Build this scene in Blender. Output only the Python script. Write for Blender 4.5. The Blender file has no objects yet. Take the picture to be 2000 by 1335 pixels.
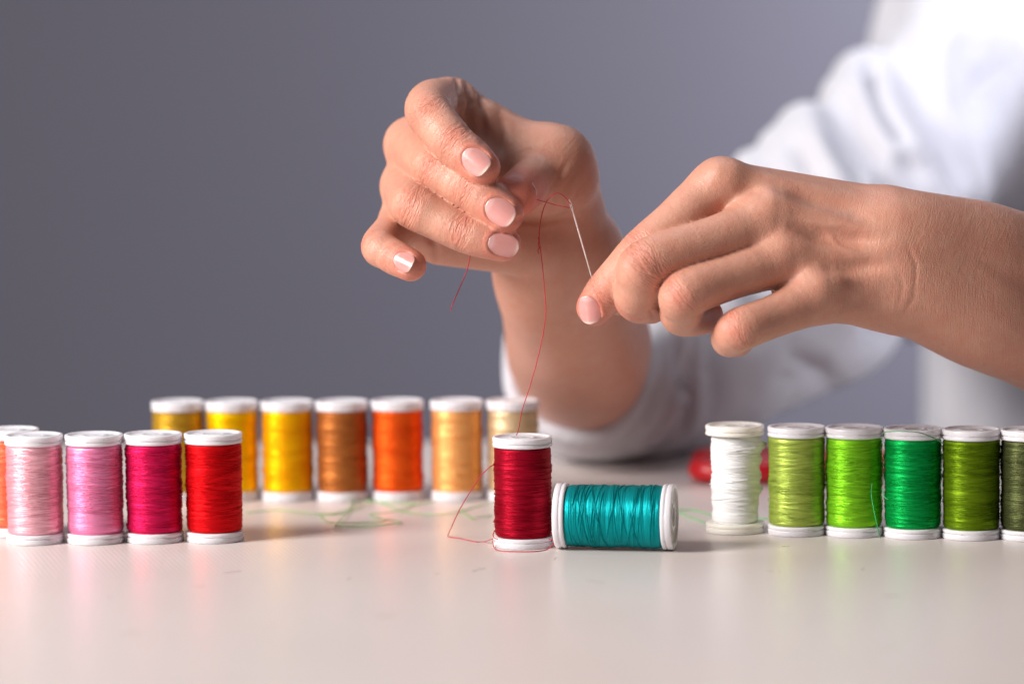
import bpy, math, random
import numpy as np
from mathutils import Vector, Matrix, Euler
from mathutils.bvhtree import BVHTree

# ------------------------------------------------------------------ camera, world, lights
sc = bpy.context.scene
col = sc.collection
MM = 0.001
FPX = 6111.0                      # focal length in pixels of the 2000 px wide frame
D0 = 1.045                        # focus distance
CAMH = 0.158
cam_d = bpy.data.cameras.new('camera')
cam_d.sensor_width = 36.0
cam_d.lens = FPX * 36.0 / 2000.0
cam_d.clip_start = 0.05
cam_d.clip_end = 60
cam_d.dof.use_dof = True
cam_d.dof.focus_distance = D0 - 0.002
cam_d.dof.aperture_fstop = 5.2
cam = bpy.data.objects.new('camera', cam_d)
col.objects.link(cam)
PITCH = math.atan(527.5 / FPX)
CR = Matrix.Rotation(math.radians(90) - PITCH, 3, 'X') @ Matrix.Rotation(math.radians(-0.6), 3, 'Z')
CL = Vector((0, -D0, CAMH))
cam.matrix_world = Matrix.Translation(CL) @ CR.to_4x4()
sc.camera = cam
RV = CR @ Vector((1, 0, 0)); UV_ = CR @ Vector((0, 1, 0)); BV = CR @ Vector((0, 0, 1))

w = bpy.data.worlds.new("World"); sc.world = w; w.use_nodes = True
bg = w.node_tree.nodes['Background']
bg.inputs[0].default_value = (0.86, 0.86, 1.0, 1); bg.inputs[1].default_value = 0.09

def area(name, loc, target, size, power, colr, sy=None, spread=180):
    l = bpy.data.lights.new(name, 'AREA'); l.energy = power; l.color = colr
    l.shape = 'RECTANGLE'; l.size = size; l.size_y = sy or size; l.spread = math.radians(spread)
    o = bpy.data.objects.new(name, l); col.objects.link(o); o.location = loc
    d = Vector(target) - Vector(loc); o.rotation_euler = d.to_track_quat('-Z', 'Y').to_euler()
    return o
area('key_softbox', (-1.22, -0.60, 0.78), (0.0, 0.02, 0.05), 0.55, 46, (1.0, 0.955, 0.925), 0.8)
area('top_softbox', (0.08, 0.50, 1.15), (0.32, 0.48, 0.1), 0.8, 4.2, (0.84, 0.89, 1.0))
area('wall_light', (1.15, 1.80, 0.55), (0.62, 2.3, 0.2), 0.35, 29, (0.85, 0.88, 1.0))

area('torso_fill', (1.0, -0.15, 0.62), (0.36, 0.52, 0.08), 0.3, 1.7, (0.86, 0.89, 1.0), spread=32)  # added fill lamp, narrow beam aimed to brighten the shirt torso
sc.view_settings.view_transform = 'Standard'
sc.view_settings.look = 'None'
sc.view_settings.exposure = 0.0
sc.view_settings.gamma = 1.0
sc.cycles.max_bounces = 8
sc.cycles.use_denoising = True

def P(px, py, dz=0.0):
    """point seen at pixel (px,py) of the 2000x1335 frame, dz mm beyond the focus plane"""
    d = D0 + dz * MM
    v = RV * ((px - 1000) / FPX) + UV_ * (-(py - 667.5) / FPX) - BV
    return CL + v * d

def G(px, py, z=0.0):
    """point of the table plane (height z, m) under a pixel"""
    v = RV * ((px - 1000) / FPX) + UV_ * (-(py - 667.5) / FPX) - BV
    return CL + v * ((z - CL.z) / v.z)

CRn = np.array(CR); CLn = np.array(CL)
def toscreen(X):
    c = (X - CLn) @ CRn
    return 1000 + FPX * c[:, 0] / -c[:, 2], 667.5 - FPX * c[:, 1] / -c[:, 2], (-c[:, 2] - D0) / MM

# ------------------------------------------------------------------ helpers
def mesh_np(name, V, F, uv=None, smooth=True):
    """V (n,3), F (m,k) array or list of arrays with the same k inside each"""
    me = bpy.data.meshes.new(name)
    Fs = F if isinstance(F, list) else [F]
    Fs = [np.asarray(f, dtype=np.int32) for f in Fs if len(f)]
    nl = sum(f.size for f in Fs); nf = sum(len(f) for f in Fs)
    me.vertices.add(len(V)); me.vertices.foreach_set('co', np.asarray(V, dtype=np.float32).ravel())
    me.loops.add(nl); me.polygons.add(nf)
    li = np.concatenate([f.ravel() for f in Fs])
    tot = np.concatenate([np.full(len(f), f.shape[1], dtype=np.int32) for f in Fs])
    st = np.concatenate([[0], np.cumsum(tot)[:-1]]).astype(np.int32)
    me.loops.foreach_set('vertex_index', li)
    me.polygons.foreach_set('loop_start', st)
    me.polygons.foreach_set('loop_total', tot)
    if smooth: me.polygons.foreach_set('use_smooth', np.ones(nf, dtype=bool))
    if uv is not None:
        l = me.uv_layers.new(name='uv')
        l.data.foreach_set('uv', np.asarray(uv, dtype=np.float32)[li].ravel())
    me.update(calc_edges=True); me.validate()
    return me

def link(name, me, mat=None, parent=None):
    o = bpy.data.objects.new(name, me); col.objects.link(o)
    if mat is not None: me.materials.append(mat)
    if parent is not None: o.parent = parent
    return o

def tag(o, label=None, cat=None, group=None, kind=None):
    if label: o['label'] = label
    if cat: o['category'] = cat
    if group: o['group'] = group
    if kind: o['kind'] = kind
    return o

def empty(name, loc=(0, 0, 0)):
    o = bpy.data.objects.new(name, None); col.objects.link(o); o.location = loc; o.empty_display_size = .01
    return o

def lin(h):
    h = h.lstrip('#'); c = [int(h[i:i + 2], 16) / 255 for i in (0, 2, 4)]
    return tuple((x / 12.92 if x < .04045 else ((x + .055) / 1.055) ** 2.25) for x in c) + (1,)

class NT:
    def __init__(s, name):
        s.m = bpy.data.materials.new(name); s.m.use_nodes = True; s.t = s.m.node_tree
        s.b = s.t.nodes['Principled BSDF']
    def n(s, typ, **kw):
        nd = s.t.nodes.new(typ)
        for k, v in kw.items():
            if k.startswith('i_'):
                k = k[2:]; key = int(k) if k.isdigit() else k.replace('_', ' ')
                if isinstance(v, bpy.types.NodeSocket): s.t.links.new(v, nd.inputs[key])
                else: nd.inputs[key].default_value = v
            else: setattr(nd, k, v)
        return nd
    def math(s, op, a, b=0.0, c=0.0, clamp=False):
        nd = s.t.nodes.new('ShaderNodeMath'); nd.operation = op; nd.use_clamp = clamp
        for i, x in enumerate((a, b, c)):
            if isinstance(x, bpy.types.NodeSocket): s.t.links.new(x, nd.inputs[i])
            else: nd.inputs[i].default_value = x
        return nd.outputs[0]
    def mixc(s, f, a, b):
        nd = s.t.nodes.new('ShaderNodeMix'); nd.data_type = 'RGBA'
        for i, x in ((0, f), (6, a), (7, b)):
            if isinstance(x, bpy.types.NodeSocket): s.t.links.new(x, nd.inputs[i])
            else: nd.inputs[i].default_value = x
        return nd.outputs[2]
    def comb(s, x, y, z=0.0):
        nd = s.t.nodes.new('ShaderNodeCombineXYZ')
        for i, q in enumerate((x, y, z)):
            if isinstance(q, bpy.types.NodeSocket): s.t.links.new(q, nd.inputs[i])
            else: nd.inputs[i].default_value = q
        return nd.outputs[0]
    def noise(s, vec, scale=1.0, detail=2.0, rough=.5):
        nd = s.n('ShaderNodeTexNoise', i_Scale=scale, i_Detail=detail, i_Roughness=rough)
        s.t.links.new(vec, nd.inputs['Vector']); return nd.outputs[0]
    def bump(s, h, strength, dist, normal=None):
        nd = s.n('ShaderNodeBump', i_Strength=strength, i_Distance=dist)
        s.t.links.new(h, nd.inputs['Height'])
        if normal is not None: s.t.links.new(normal, nd.inputs['Normal'])
        return nd.outputs[0]
    def set(s, **kw):
        for k, v in kw.items():
            k = k.replace('_', ' ')
            if isinstance(v, bpy.types.NodeSocket): s.t.links.new(v, s.b.inputs[k])
            else: s.b.inputs[k].default_value = v

# ------------------------------------------------------------------ materials
def mat_table():
    t = NT('table_laminate')
    tc = t.n('ShaderNodeTexCoord').outputs['Object']
    sp = t.n('ShaderNodeSeparateXYZ', i_0=tc)
    x, y = sp.outputs[0], sp.outputs[1]
    big = t.noise(tc, 4.0, 4.0, .55)
    c = t.mixc(big, (0.66, 0.585, 0.55, 1), (0.72, 0.645, 0.615, 1))
    spk = t.n('ShaderNodeTexVoronoi', i_Scale=55.0, i_Vector=tc)
    spk.feature = 'F1'
    sel = t.math('GREATER_THAN', t.n('ShaderNodeSeparateColor', i_0=spk.outputs['Color']).outputs[0], .975)
    dot = t.math('MULTIPLY', t.math('LESS_THAN', spk.outputs['Distance'], 0.035), sel)
    c = t.mixc(t.math('MULTIPLY', dot, .35), c, (0.25, 0.2, 0.17, 1))
    # fine diagonal weave pressed in the laminate
    a = t.math('SINE', t.math('MULTIPLY', t.math('ADD', x, t.math('MULTIPLY', y, 0.28)), 2 * math.pi / 0.0017))
    b = t.math('SINE', t.math('MULTIPLY', t.math('SUBTRACT', y, t.math('MULTIPLY', x, 0.35)), 2 * math.pi / 0.0042))
    wv = t.math('MULTIPLY_ADD', a, .5, t.math('MULTIPLY', b, .25))
    n1 = t.bump(wv, .32, .00006)
    sm = t.noise(tc, 22.0, 5.0, .6)
    n2 = t.bump(sm, .16, .0012, n1)
    t.set(Base_Color=c, Normal=n2, Roughness=t.math('MULTIPLY_ADD', sm, .12, .26))
    t.b.inputs['Specular IOR Level'].default_value = .5
    return t.m

def mat_wall():
    t = NT('grey_wall')
    tc = t.n('ShaderNodeTexCoord').outputs['Object']
    c = t.mixc(t.noise(tc, 2.5, 3), (0.164, 0.156, 0.186, 1), (0.184, 0.175, 0.206, 1))
    t.set(Base_Color=c, Roughness=.9, Normal=t.bump(t.noise(tc, 400.0, 3), .2, .001))
    return t.m

def mat_plastic(name, c=(0.71, 0.69, 0.72, 1), r=.30, sss=.8):
    t = NT(name)
    tc = t.n('ShaderNodeTexCoord').outputs['Object']
    n = t.noise(tc, 700.0, 3)
    t.set(Base_Color=c, Roughness=t.math('MULTIPLY_ADD', n, .18, r - .09), Normal=t.bump(t.noise(tc, 260.0, 4), .25, .0002))
    t.b.inputs['Subsurface Weight'].default_value = sss
    t.b.inputs['Subsurface Radius'].default_value = (1, .95, .9)
    t.b.inputs['Subsurface Scale'].default_value = .003
    return t.m

def mat_thread(name, hexc, metallic=.58, rough=.35, dark=.95):
    t = NT(name)
    uv = t.n('ShaderNodeUVMap').outputs[0]
    sp = t.n('ShaderNodeSeparateXYZ', i_0=uv); u, v = sp.outputs[0], sp.outputs[1]
    def lay(sl, ku, kv, off):
        vv = t.math('MULTIPLY_ADD', u, sl, v)
        return t.noise(t.comb(t.math('MULTIPLY', u, ku), t.math('MULTIPLY', vv, kv), off), 1.0, 2.0, .6)
    l1 = lay(.055, .05, 7.5, 1.3); l2 = lay(-.05, .05, 7.5, 7.7); l3 = lay(.14, .045, 3.6, 3.1)
    mk = t.noise(t.comb(t.math('MULTIPLY', u, .10), t.math('MULTIPLY', v, .55), 2.2), 1.0, 2.0, .5)
    mk = t.math('MULTIPLY_ADD', mk, 8.0, -3.5, clamp=True)
    mx = t.n('ShaderNodeMix', i_0=mk, i_2=l1, i_3=l2).outputs[0]
    mx = t.math('MULTIPLY_ADD', l3, .5, mx)
    base = tuple(min(.9, x * dark + .003) for x in lin(hexc)[:3])
    var = t.math('MULTIPLY_ADD', mx, .35, .74)
    vm = t.n('ShaderNodeVectorMath', operation='SCALE', i_0=base[:3], i_Scale=var)
    fib = t.noise(t.comb(t.math('MULTIPLY', u, 5.0), t.math('MULTIPLY', v, 9.0), .4), 1.0, 2.0, .6)
    nn = t.bump(mx, .5, .00022)
    nn = t.bump(fib, .2, .00005, nn)
    t.set(Base_Color=vm.outputs[0], Normal=nn, Roughness=rough, Metallic=metallic)
    t.b.inputs['Specular IOR Level'].default_value = .5
    lc = lin(hexc); mx_ = max(lc[:3]); t.b.inputs['Specular Tint'].default_value = tuple(.12 + .88 * q / mx_ for q in lc[:3]) + (1,)
    t.b.inputs['Anisotropic'].default_value = .6
    tg = t.n('ShaderNodeTangent', direction_type='UV_MAP', uv_map='uv'); t.t.links.new(tg.outputs[0], t.b.inputs['Tangent'])
    return t.m

def mat_strand(name, hexc, gain=1.0):
    t = NT(name)
    c = lin(hexc)
    tc = t.n('ShaderNodeTexCoord').outputs['Object']
    f = t.noise(tc, 6000.0, 1)
    t.set(Base_Color=t.mixc(f, tuple(x * .7 * gain for x in c[:3]) + (1,), tuple(min(1, x * 1.15 * gain) for x in c[:3]) + (1,)),
          Roughness=.45, Metallic=.15)
    t.b.inputs['Sheen Weight'].default_value = .2
    return t.m

def mat_skin():
    t = NT('skin')
    tc = t.n('ShaderNodeTexCoord').outputs['Object']
    wr = t.n('ShaderNodeAttribute', attribute_name='wr').outputs['Vector']
    tint = t.n('ShaderNodeAttribute', attribute_name='tint').outputs['Fac']
    sp = t.n('ShaderNodeSeparateXYZ', i_0=wr); u, s_, m = sp.outputs
    blot = t.noise(tc, 85.0, 4, .6)
    fine = t.noise(tc, 600.0, 3, .6)
    c = t.mixc(blot, (0.56, 0.258, 0.170, 1), (0.67, 0.355, 0.255, 1))
    c = t.mixc(t.math('MULTIPLY_ADD', t.noise(tc, 210.0, 4, .65), 2.2, -.80, clamp=True), c, (0.60, 0.24, 0.165, 1))
    c = t.mixc(t.math('MULTIPLY', fine, .35), c, (0.50, 0.25, 0.17, 1))
    fr = t.n('ShaderNodeTexVoronoi', i_Scale=230.0, i_Vector=tc)
    frs = t.math('MULTIPLY', t.math('LESS_THAN', fr.outputs['Distance'], .16),
                 t.math('GREATER_THAN', t.n('ShaderNodeSeparateColor', i_0=fr.outputs['Color']).outputs[1], .90))
    c = t.mixc(t.math('MULTIPLY', frs, .22), c, (0.33, 0.15, 0.09, 1))
    tn = t.math('MULTIPLY', tint, t.math('MULTIPLY_ADD', blot, .9, .55), clamp=True)
    c = t.mixc(t.math('MULTIPLY', tn, 1.0, clamp=True), c, (0.62, 0.185, 0.125, 1))
    # wrinkles across the joints
    wob = t.noise(tc, 260.0, 2)
    uu = t.math('MULTIPLY_ADD', u, 1.0, t.math('MULTIPLY', wob, 1.1))
    wn = t.noise(t.comb(uu, t.math('MULTIPLY', s_, .16), 0.0), 1.05, 2.0, .55)
    ridg = t.math('ABSOLUTE', t.math('SUBTRACT', wn, .5))
    ridg = t.math('MINIMUM', t.math('MULTIPLY', ridg, 7.0), 1.0)
    hh = t.math('MULTIPLY', t.math('SUBTRACT', ridg, 1.0), m)
    n1 = t.bump(hh, .7, .00036)
    # skin cells and pores
    cell = t.n('ShaderNodeTexVoronoi', i_Scale=1150.0, i_Vector=tc); cell.feature = 'DISTANCE_TO_EDGE'
    ch = t.math('MINIMUM', t.math('MULTIPLY', cell.outputs[0], 6.0), 1.0)
    n2 = t.bump(ch, .42, .00012, n1)
    n3 = t.bump(t.noise(tc, 330.0, 5, .62), .5, .0004, n2)
    t.set(Base_Color=c, Normal=n3, Roughness=t.math('MULTIPLY_ADD', fine, .24, .29))
    t.b.inputs['Specular IOR Level'].default_value = .5
    t.b.inputs['Subsurface Weight'].default_value = .18
    t.b.inputs['Subsurface Radius'].default_value = (1.0, .32, .18)
    t.b.inputs['Subsurface Scale'].default_value = .0024
    return t.m

def mat_nail():
    t = NT('nail')
    e = t.n('ShaderNodeAttribute', attribute_name='edge').outputs['Fac']
    lu = t.n('ShaderNodeAttribute', attribute_name='lun').outputs['Fac']
    tc = t.n('ShaderNodeTexCoord').outputs['Object']
    n = t.noise(tc, 300.0, 2)
    c = t.mixc(n, (0.62, 0.265, 0.24, 1), (0.70, 0.335, 0.305, 1))
    c = t.mixc(t.math('MULTIPLY', lu, .35), c, (0.82, 0.62, 0.60, 1))
    c = t.mixc(t.math('MULTIPLY', e, .6), c, (0.84, 0.72, 0.62, 1))
    t.set(Base_Color=c, Roughness=.30, Normal=t.bump(t.noise(tc, 500.0, 2), .15, .0002))
    t.b.inputs['Subsurface Weight'].default_value = .3
    t.b.inputs['Subsurface Scale'].default_value = .001
    t.b.inputs['Coat Weight'].default_value = .4
    t.b.inputs['Coat Roughness'].default_value = .15
    return t.m

def mat_cloth():
    t = NT('white_cotton')
    tc = t.n('ShaderNodeTexCoord').outputs['Object']
    n = t.noise(tc, 1500.0, 2)
    t.set(Base_Color=t.mixc(t.noise(tc, 20.0, 3), (0.54, 0.53, 0.575, 1), (0.59, 0.58, 0.62, 1)), Roughness=.85,
          Normal=t.bump(n, .3, .0004, t.bump(t.noise(tc, 45.0, 3, .6), .5, .004)))
    t.b.inputs['Sheen Weight'].default_value = .25
    return t.m

def mat_steel():
    t = NT('needle_steel')
    tc = t.n('ShaderNodeTexCoord').outputs['Object']
    t.set(Base_Color=(0.86, 0.84, 0.82, 1), Metallic=1.0, Roughness=t.math('MULTIPLY_ADD', t.noise(tc, 900.0, 2), .1, .24))
    return t.m

M_TABLE = mat_table(); M_WALL = mat_wall(); M_SKIN = mat_skin(); M_NAIL = mat_nail(); M_CLOTH = mat_cloth(); M_STEEL = mat_steel()
M_PL = mat_plastic('spool_plastic'); M_PLI = mat_plastic('ivory_plastic', (0.82, 0.79, 0.72, 1), .32, .7)
M_RED = mat_plastic('red_plastic', (0.62, 0.012, 0.02, 1), .3, .1)

# ------------------------------------------------------------------ setting: table and wall
def box(x0, x1, y0, y1, z0, z1, bev=.002):
    import bmesh
    bm = bmesh.new(); bmesh.ops.create_cube(bm, size=1)
    for v in bm.verts:
        v.co = Vector(((x0 + x1) / 2 + v.co.x * (x1 - x0), (y0 + y1) / 2 + v.co.y * (y1 - y0), (z0 + z1) / 2 + v.co.z * (z1 - z0)))
    if bev: bmesh.ops.bevel(bm, geom=bm.edges[:], offset=bev, segments=3, affect='EDGES')
    me = bpy.data.meshes.new('box'); bm.to_mesh(me); bm.free(); return me

EDGE = G(1000, 858).y
table = empty('table', (0, 0, 0))
tag(table, 'pale beige laminate table the thread spools stand on', 'table')
link('tabletop', box(-.95, .85, -.80, EDGE, -.028, 0, .0025), M_TABLE, table)
for sx in (-.88, .78):
    for sy in (-.73, EDGE - .07):
        link('leg', box(sx - .022, sx + .022, sy - .022, sy + .022, -.74, -.0285, .003), M_PL, table)
wall_me = mesh_np('wall', np.array([(-6, 2.3, -1.2), (6, 2.3, -1.2), (6, 2.3, 3), (-6, 2.3, 3)], float), np.array([[0, 1, 2, 3]]), smooth=False)
tag(link('wall', wall_me, M_WALL), kind='structure')
fl = mesh_np('floor', np.array([(-6, -4, -.742), (6, -4, -.742), (6, 2.3, -.742), (-6, 2.3, -.742)], float), np.array([[0, 1, 2, 3]]), smooth=False)
tag(link('floor', fl, M_WALL), kind='structure')

# ------------------------------------------------------------------ tubes
def catmull(pts, n=8):
    p = np.array([list(q) for q in pts], float)
    p = np.vstack([2 * p[0] - p[1], p, 2 * p[-1] - p[-2]])
    out = []
    for i in range(1, len(p) - 2):
        t = np.linspace(0, 1, n, endpoint=False)[:, None]
        a, b, c, d = p[i - 1], p[i], p[i + 1], p[i + 2]
        out.append(.5 * (2 * b + (c - a) * t + (2 * a - 5 * b + 4 * c - d) * t ** 2 + (3 * b - a - 3 * c + d) * t ** 3))
    out.append(p[-2][None]); return np.vstack(out)

def tube(pts, r, sides=6):
    """pts (m,3), r scalar or (m,) -> V,F with caps"""
    pts = np.asarray(pts); m = len(pts)
    T = np.gradient(pts, axis=0); T /= np.linalg.norm(T, axis=1)[:, None] + 1e-12
    N = np.zeros_like(T); ref = np.array([0.13, .92, .37]); ref = ref - T[0] * (ref @ T[0]); N[0] = ref / np.linalg.norm(ref)
    for i in range(1, m):
        q = N[i - 1] - T[i] * (N[i - 1] @ T[i]); N[i] = q / (np.linalg.norm(q) + 1e-12)
    B = np.cross(T, N); r = np.broadcast_to(np.asarray(r, float), (m,))
    a = np.arange(sides) * 2 * np.pi / sides
    V = pts[:, None] + r[:, None, None] * (np.cos(a)[None, :, None] * N[:, None] + np.sin(a)[None, :, None] * B[:, None])
    V = V.reshape(-1, 3)
    i = np.arange(m - 1)[:, None] * sides; j = np.arange(sides)[None]; j2 = (j + 1) % sides
    F = np.stack([i + j, i + j2, i + sides + j2, i + sides + j], -1).reshape(-1, 4)
    caps = [np.array([[*range(sides - 1, -1, -1)]]), np.array([[(m - 1) * sides + k for k in range(sides)]])]
    return V, F, caps

def thread_mesh(name, runs, r, fuzz=0, seed=1):
    Vs, Fs, Cs, o = [], [], [], 0
    rng = np.random.default_rng(seed)
    for run in runs:
        c = catmull(run, 10)
        c[1:-1] += rng.normal(0, .00002, (len(c) - 2, 3))
        V, F, caps = tube(c, r, 6)
        Vs.append(V); Fs.append(F + o); Cs += [x + o for x in caps]; o += len(V)
    return mesh_np(name, np.vstack(Vs), [np.vstack(Fs)] + [np.vstack(Cs)])

# ------------------------------------------------------------------ spools
R_FL = 9.9; H_SP = 37.0
def lathe(prof, n=72, groove=None):
    """prof: list of (r,z) mm; groove: (z0,z1,depth,a0,a1) ring cut interrupted between angles a0..a1"""
    pr = np.array(prof, float); m = len(pr)
    th = np.arange(n) * 2 * np.pi / n
    Rr = np.repeat(pr[:, 0][:, None], n, 1); Z = np.repeat(pr[:, 1][:, None], n, 1)
    if groove:
        for (z0, z1, dep, a0, a1, ro) in groove:
            rows = (pr[:, 1] > z0) & (pr[:, 1] < z1) & (pr[:, 0] > ro - dep - .3)
            cl = ((th - a0) % (2 * np.pi)) < ((a1 - a0) % (2 * np.pi))
            Rr[np.ix_(rows, cl)] = np.maximum(Rr[np.ix_(rows, cl)], ro - .12)
    V = np.stack([Rr * np.cos(th), Rr * np.sin(th), Z], -1).reshape(-1, 3) * MM
    i = np.arange(m - 1)[:, None] * n; j = np.arange(n)[None]; j2 = (j + 1) % n
    F = np.stack([i + j, i + j2, i + n + j2, i + n + j], -1).reshape(-1, 4)
    return V, F

def flange_profile(z0, up, R):
    """a double disc with a thread-catching groove; z0 = inner face, up=+1 outward is up"""
    p = [(2.6, 0), (R - .5, 0), (R - .18, .08), (R - .02, .3), (R, .55), (R, .95), (R - .06, 1.12), (R - .22, 1.26), (R - .36, 1.31), (R - .42, 1.36),
         (R - .42, 1.46), (R - .36, 1.51), (R - .2, 1.56), (R - .03, 1.68), (R, 1.9), (R, 3.05), (R - .1, 3.28), (R - .35, 3.4),
         (R - .9, 3.42), (R - 1.25, 3.3), (R - 1.35, 2.85), (R - 1.9, 2.78), (4.6, 2.78), (4.45, 3.05), (4.1, 3.1), (3.2, 3.1), (3.0, 3.0), (2.9, 2.2), (2.6, 0)]
    return [(r, z0 + up * z) for r, z in p]

def rwind(z, zb, zt, R, rng_par):
    """winding radius along z (mm)"""
    f = (z - zb) / (zt - zb)
    r = R - .12 * (1 - f)
    for a, k, ph in rng_par: r = r + a * np.sin(k * z + ph)
    edge = np.minimum(f, 1 - f) * (zt - zb)
    return r - .35 * np.exp(-(edge / .45) ** 2) 

def winding(seed, R, zb, zt, nstr=70, lumps=None, tilt=1.0, wav=.07, tr=.12):
    rng = np.random.default_rng(seed)
    par = [(rng.uniform(.4, 1) * wav * s, k * rng.uniform(.85, 1.15), rng.uniform(0, 6.28)) for s, k in ((1, .45), (.9, .95), (.6, 1.9), (.35, 3.7))]
    nth, nz = 120, 170
    th = np.linspace(-np.pi / 2 + np.pi, -np.pi / 2 + 3 * np.pi, nth + 1)     # seam at the back
    z = np.linspace(zb, zt, nz)
    TH, Z = np.meshgrid(th, z)
    Zt = Z + .35 * np.sin(TH * 1.0 + Z * .8 + seed)
    RR = rwind(Zt, zb, zt, R, par)
    edge = np.minimum(Z - zb, zt - Z)
    RR = RR - .3 * np.exp(-(edge / .4) ** 2)
    # coarse ribs of grouped turns
    q = np.sin(Z * 2 * np.pi / .62 + 1.4 * np.sin(TH * 2 + Z * .5) + 2.0 * np.sin(Z * .9 + TH))
    RR = RR + .028 * q
    def lump(TH, Z):
        o = 0
        for (a, z0, sa, sz, h) in (lumps or []):
            d = (TH - a + np.pi) % (2 * np.pi) - np.pi
            o = o + h * np.exp(-(d / sa) ** 2 - ((Z - z0) / sz) ** 2)
        return o
    RR = RR + lump(TH, Z)
    V = np.stack([RR * np.cos(TH), RR * np.sin(TH), Z], -1).reshape(-1, 3) * MM
    uv = np.stack([(TH - th[0]) * R, Z + seed * 3.7], -1).reshape(-1, 2)
    n = nth + 1
    i = np.arange(nz - 1)[:, None] * n; j = np.arange(nth)[None]
    F = np.stack([i + j, i + j + 1, i + n + j + 1, i + n + j], -1).reshape(-1, 4)
    Vs = [V]; Fs = [F]; uvs = [uv]; o = len(V)
    m = 36
    bands = rng.uniform(zb + 2, zt - 2, 5)
    for k in range(nstr):
        a0 = rng.uniform(0, 2 * np.pi); span = rng.uniform(1.6, 5.2)
        z0 = rng.uniform(zb + .8, zt - .8) if rng.random() < .35 else rng.choice(bands) + rng.normal(0, 1.7)
        sl = rng.choice([-1, 1]) * rng.uniform(.3, 1.7) * tilt
        t = np.linspace(-.5, .5, m)
        aa = a0 + t * span; zz = z0 + sl * t * span + rng.uniform(-.4, .4) * np.cos(t * 3)
        if zz.min() < zb + .3 or zz.max() > zt - .3: continue
        rr = rwind(zz, zb, zt, R, par) + lump(aa, zz) + tr * .65 + .08 * rng.random()
        rr = rr - .35 * (np.abs(t) * 2) ** 10
        if rng.random() < .12: rr = rr + rng.uniform(.15, .5) * np.exp(-((t - rng.uniform(-.3, .3)) / .07) ** 2)
        c = np.stack([rr * np.cos(aa), rr * np.sin(aa), zz], -1) * MM
        TV, TF, _ = tube(c, tr * MM, 5)
        Vs.append(TV); Fs.append(TF + o); uvs.append(np.stack([np.repeat(aa * R * .2, 5), np.full(5 * m, rng.uniform(0, 60))], -1)); o += len(TV)
    return np.vstack(Vs), np.vstack(Fs), np.vstack(uvs)

GRP = 'thread spools set out on the table'
def make_spool(px, py, hexc, label, seed, R=R_FL, Rw=9.5, rot=0.0, plastic=None, nstr=70, lumps=None, metallic=.58, wav=.07, tilt=1.0, lying=None):
    plastic = plastic or M_PL
    root = empty('thread_spool', G(px, py))
    root.rotation_euler.z = rot
    tag(root, label, 'thread spool', GRP)
    rng = random.Random(seed)
    zb = 3.4; zt = H_SP - 3.5
    for z0, up in ((zb, -1), (zt, 1)):
        a0 = rng.uniform(-2.4, -.9) if up < 0 else rng.uniform(-3.2, -2.0)
        zz = sorted((z0 + up * 1.25, z0 + up * 1.6))
        V, F = lathe(flange_profile(z0, up, R), 96, [(zz[0], zz[1], .85, a0, a0 + .9, R)])
        if up < 0: F = F[:, ::-1]
        link('flange', mesh_np('flange', V, F), plastic, root)
    V, F = lathe([(2.62, zb - 3.0), (2.62, zt + 3.0), (3.5, zt + .05), (3.5, zb - .05)], 40)
    link('core', mesh_np('core', V, F[:, ::-1]), plastic, root)
    mat = mat_thread('thread_' + hexc.strip('#'), hexc, metallic, dark=(1.0 if hexc == '#fbf8f2' else .95))
    V, F, uv = winding(seed, Rw, zb + .03, zt - .03, nstr, lumps, tilt, wav)
    link('thread_winding', mesh_np('winding', V, F, uv), mat, root)
    if lying is not None:
        root.rotation_mode = 'XYZ'
    return root

front = [
    (25, 1043, '#f0714e', 'salmon orange thread spool cut by the left frame edge, behind the pale pink one'),
    (70.6, 1057.5, '#f0b0bc', 'palest pink thread spool, first of the front left row'),
    (187.8, 1057, '#ee86b2', 'mid pink thread spool between pale pink and magenta ones'),
    (303, 1055, '#cc124c', 'magenta thread spool between the pink and the bright red one'),
    (420, 1054, '#cc060c', 'bright red thread spool at the right end of the front left row'),
]
back = [
    (351, 974, '#bc9024', 'dull gold thread spool at the left end of the back row'),
    (456, 974, '#fcc000', 'lemon yellow thread spool half hidden behind the bright red one'),
    (563.8, 974, '#fcb000', 'golden yellow thread spool beside the brown one in the back row'),
    (670, 974, '#a8602a', 'brown thread spool between yellow and orange ones'),
    (778, 973, '#ea5410', 'deep orange thread spool between brown and apricot ones'),
    (894, 973, '#f8ae64', 'apricot thread spool between deep orange and beige ones'),
    (1003, 973, '#d6ba90', 'beige thread spool partly hidden behind the crimson one'),
]
greens = [
    (1556.6, 1041, '#a0b44c', 'yellow green thread spool beside the white one'),
    (1668.5, 1043, '#78c01c', 'lime green thread spool between yellow green and emerald ones'),
    (1783, 1046, '#00943e', 'emerald green thread spool with a loose strand over its rim'),
    (1896.8, 1048.5, '#5a7608', 'olive green thread spool beside the emerald one'),
    (2010, 1050, '#3f4424', 'dark grey green thread spool cut by the right frame edge'),
]
sd = 1
for lst in (front, back, greens):
    for (px, py, hx, lb) in lst:
        r = make_spool(px, py, hx, lb, sd, rot=0.0, nstr=(120 if lst is not back else 50),
                       wav=.10 if lst is not back else .11)
        if 'emerald' in lb: emerald = r
        sd += 1
crim = make_spool(1022.3, 1065, '#92001a', 'crimson thread spool standing alone beside the lying teal one', 31, nstr=90, wav=.10, tilt=.45, R=10.0, Rw=9.55)
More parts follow.
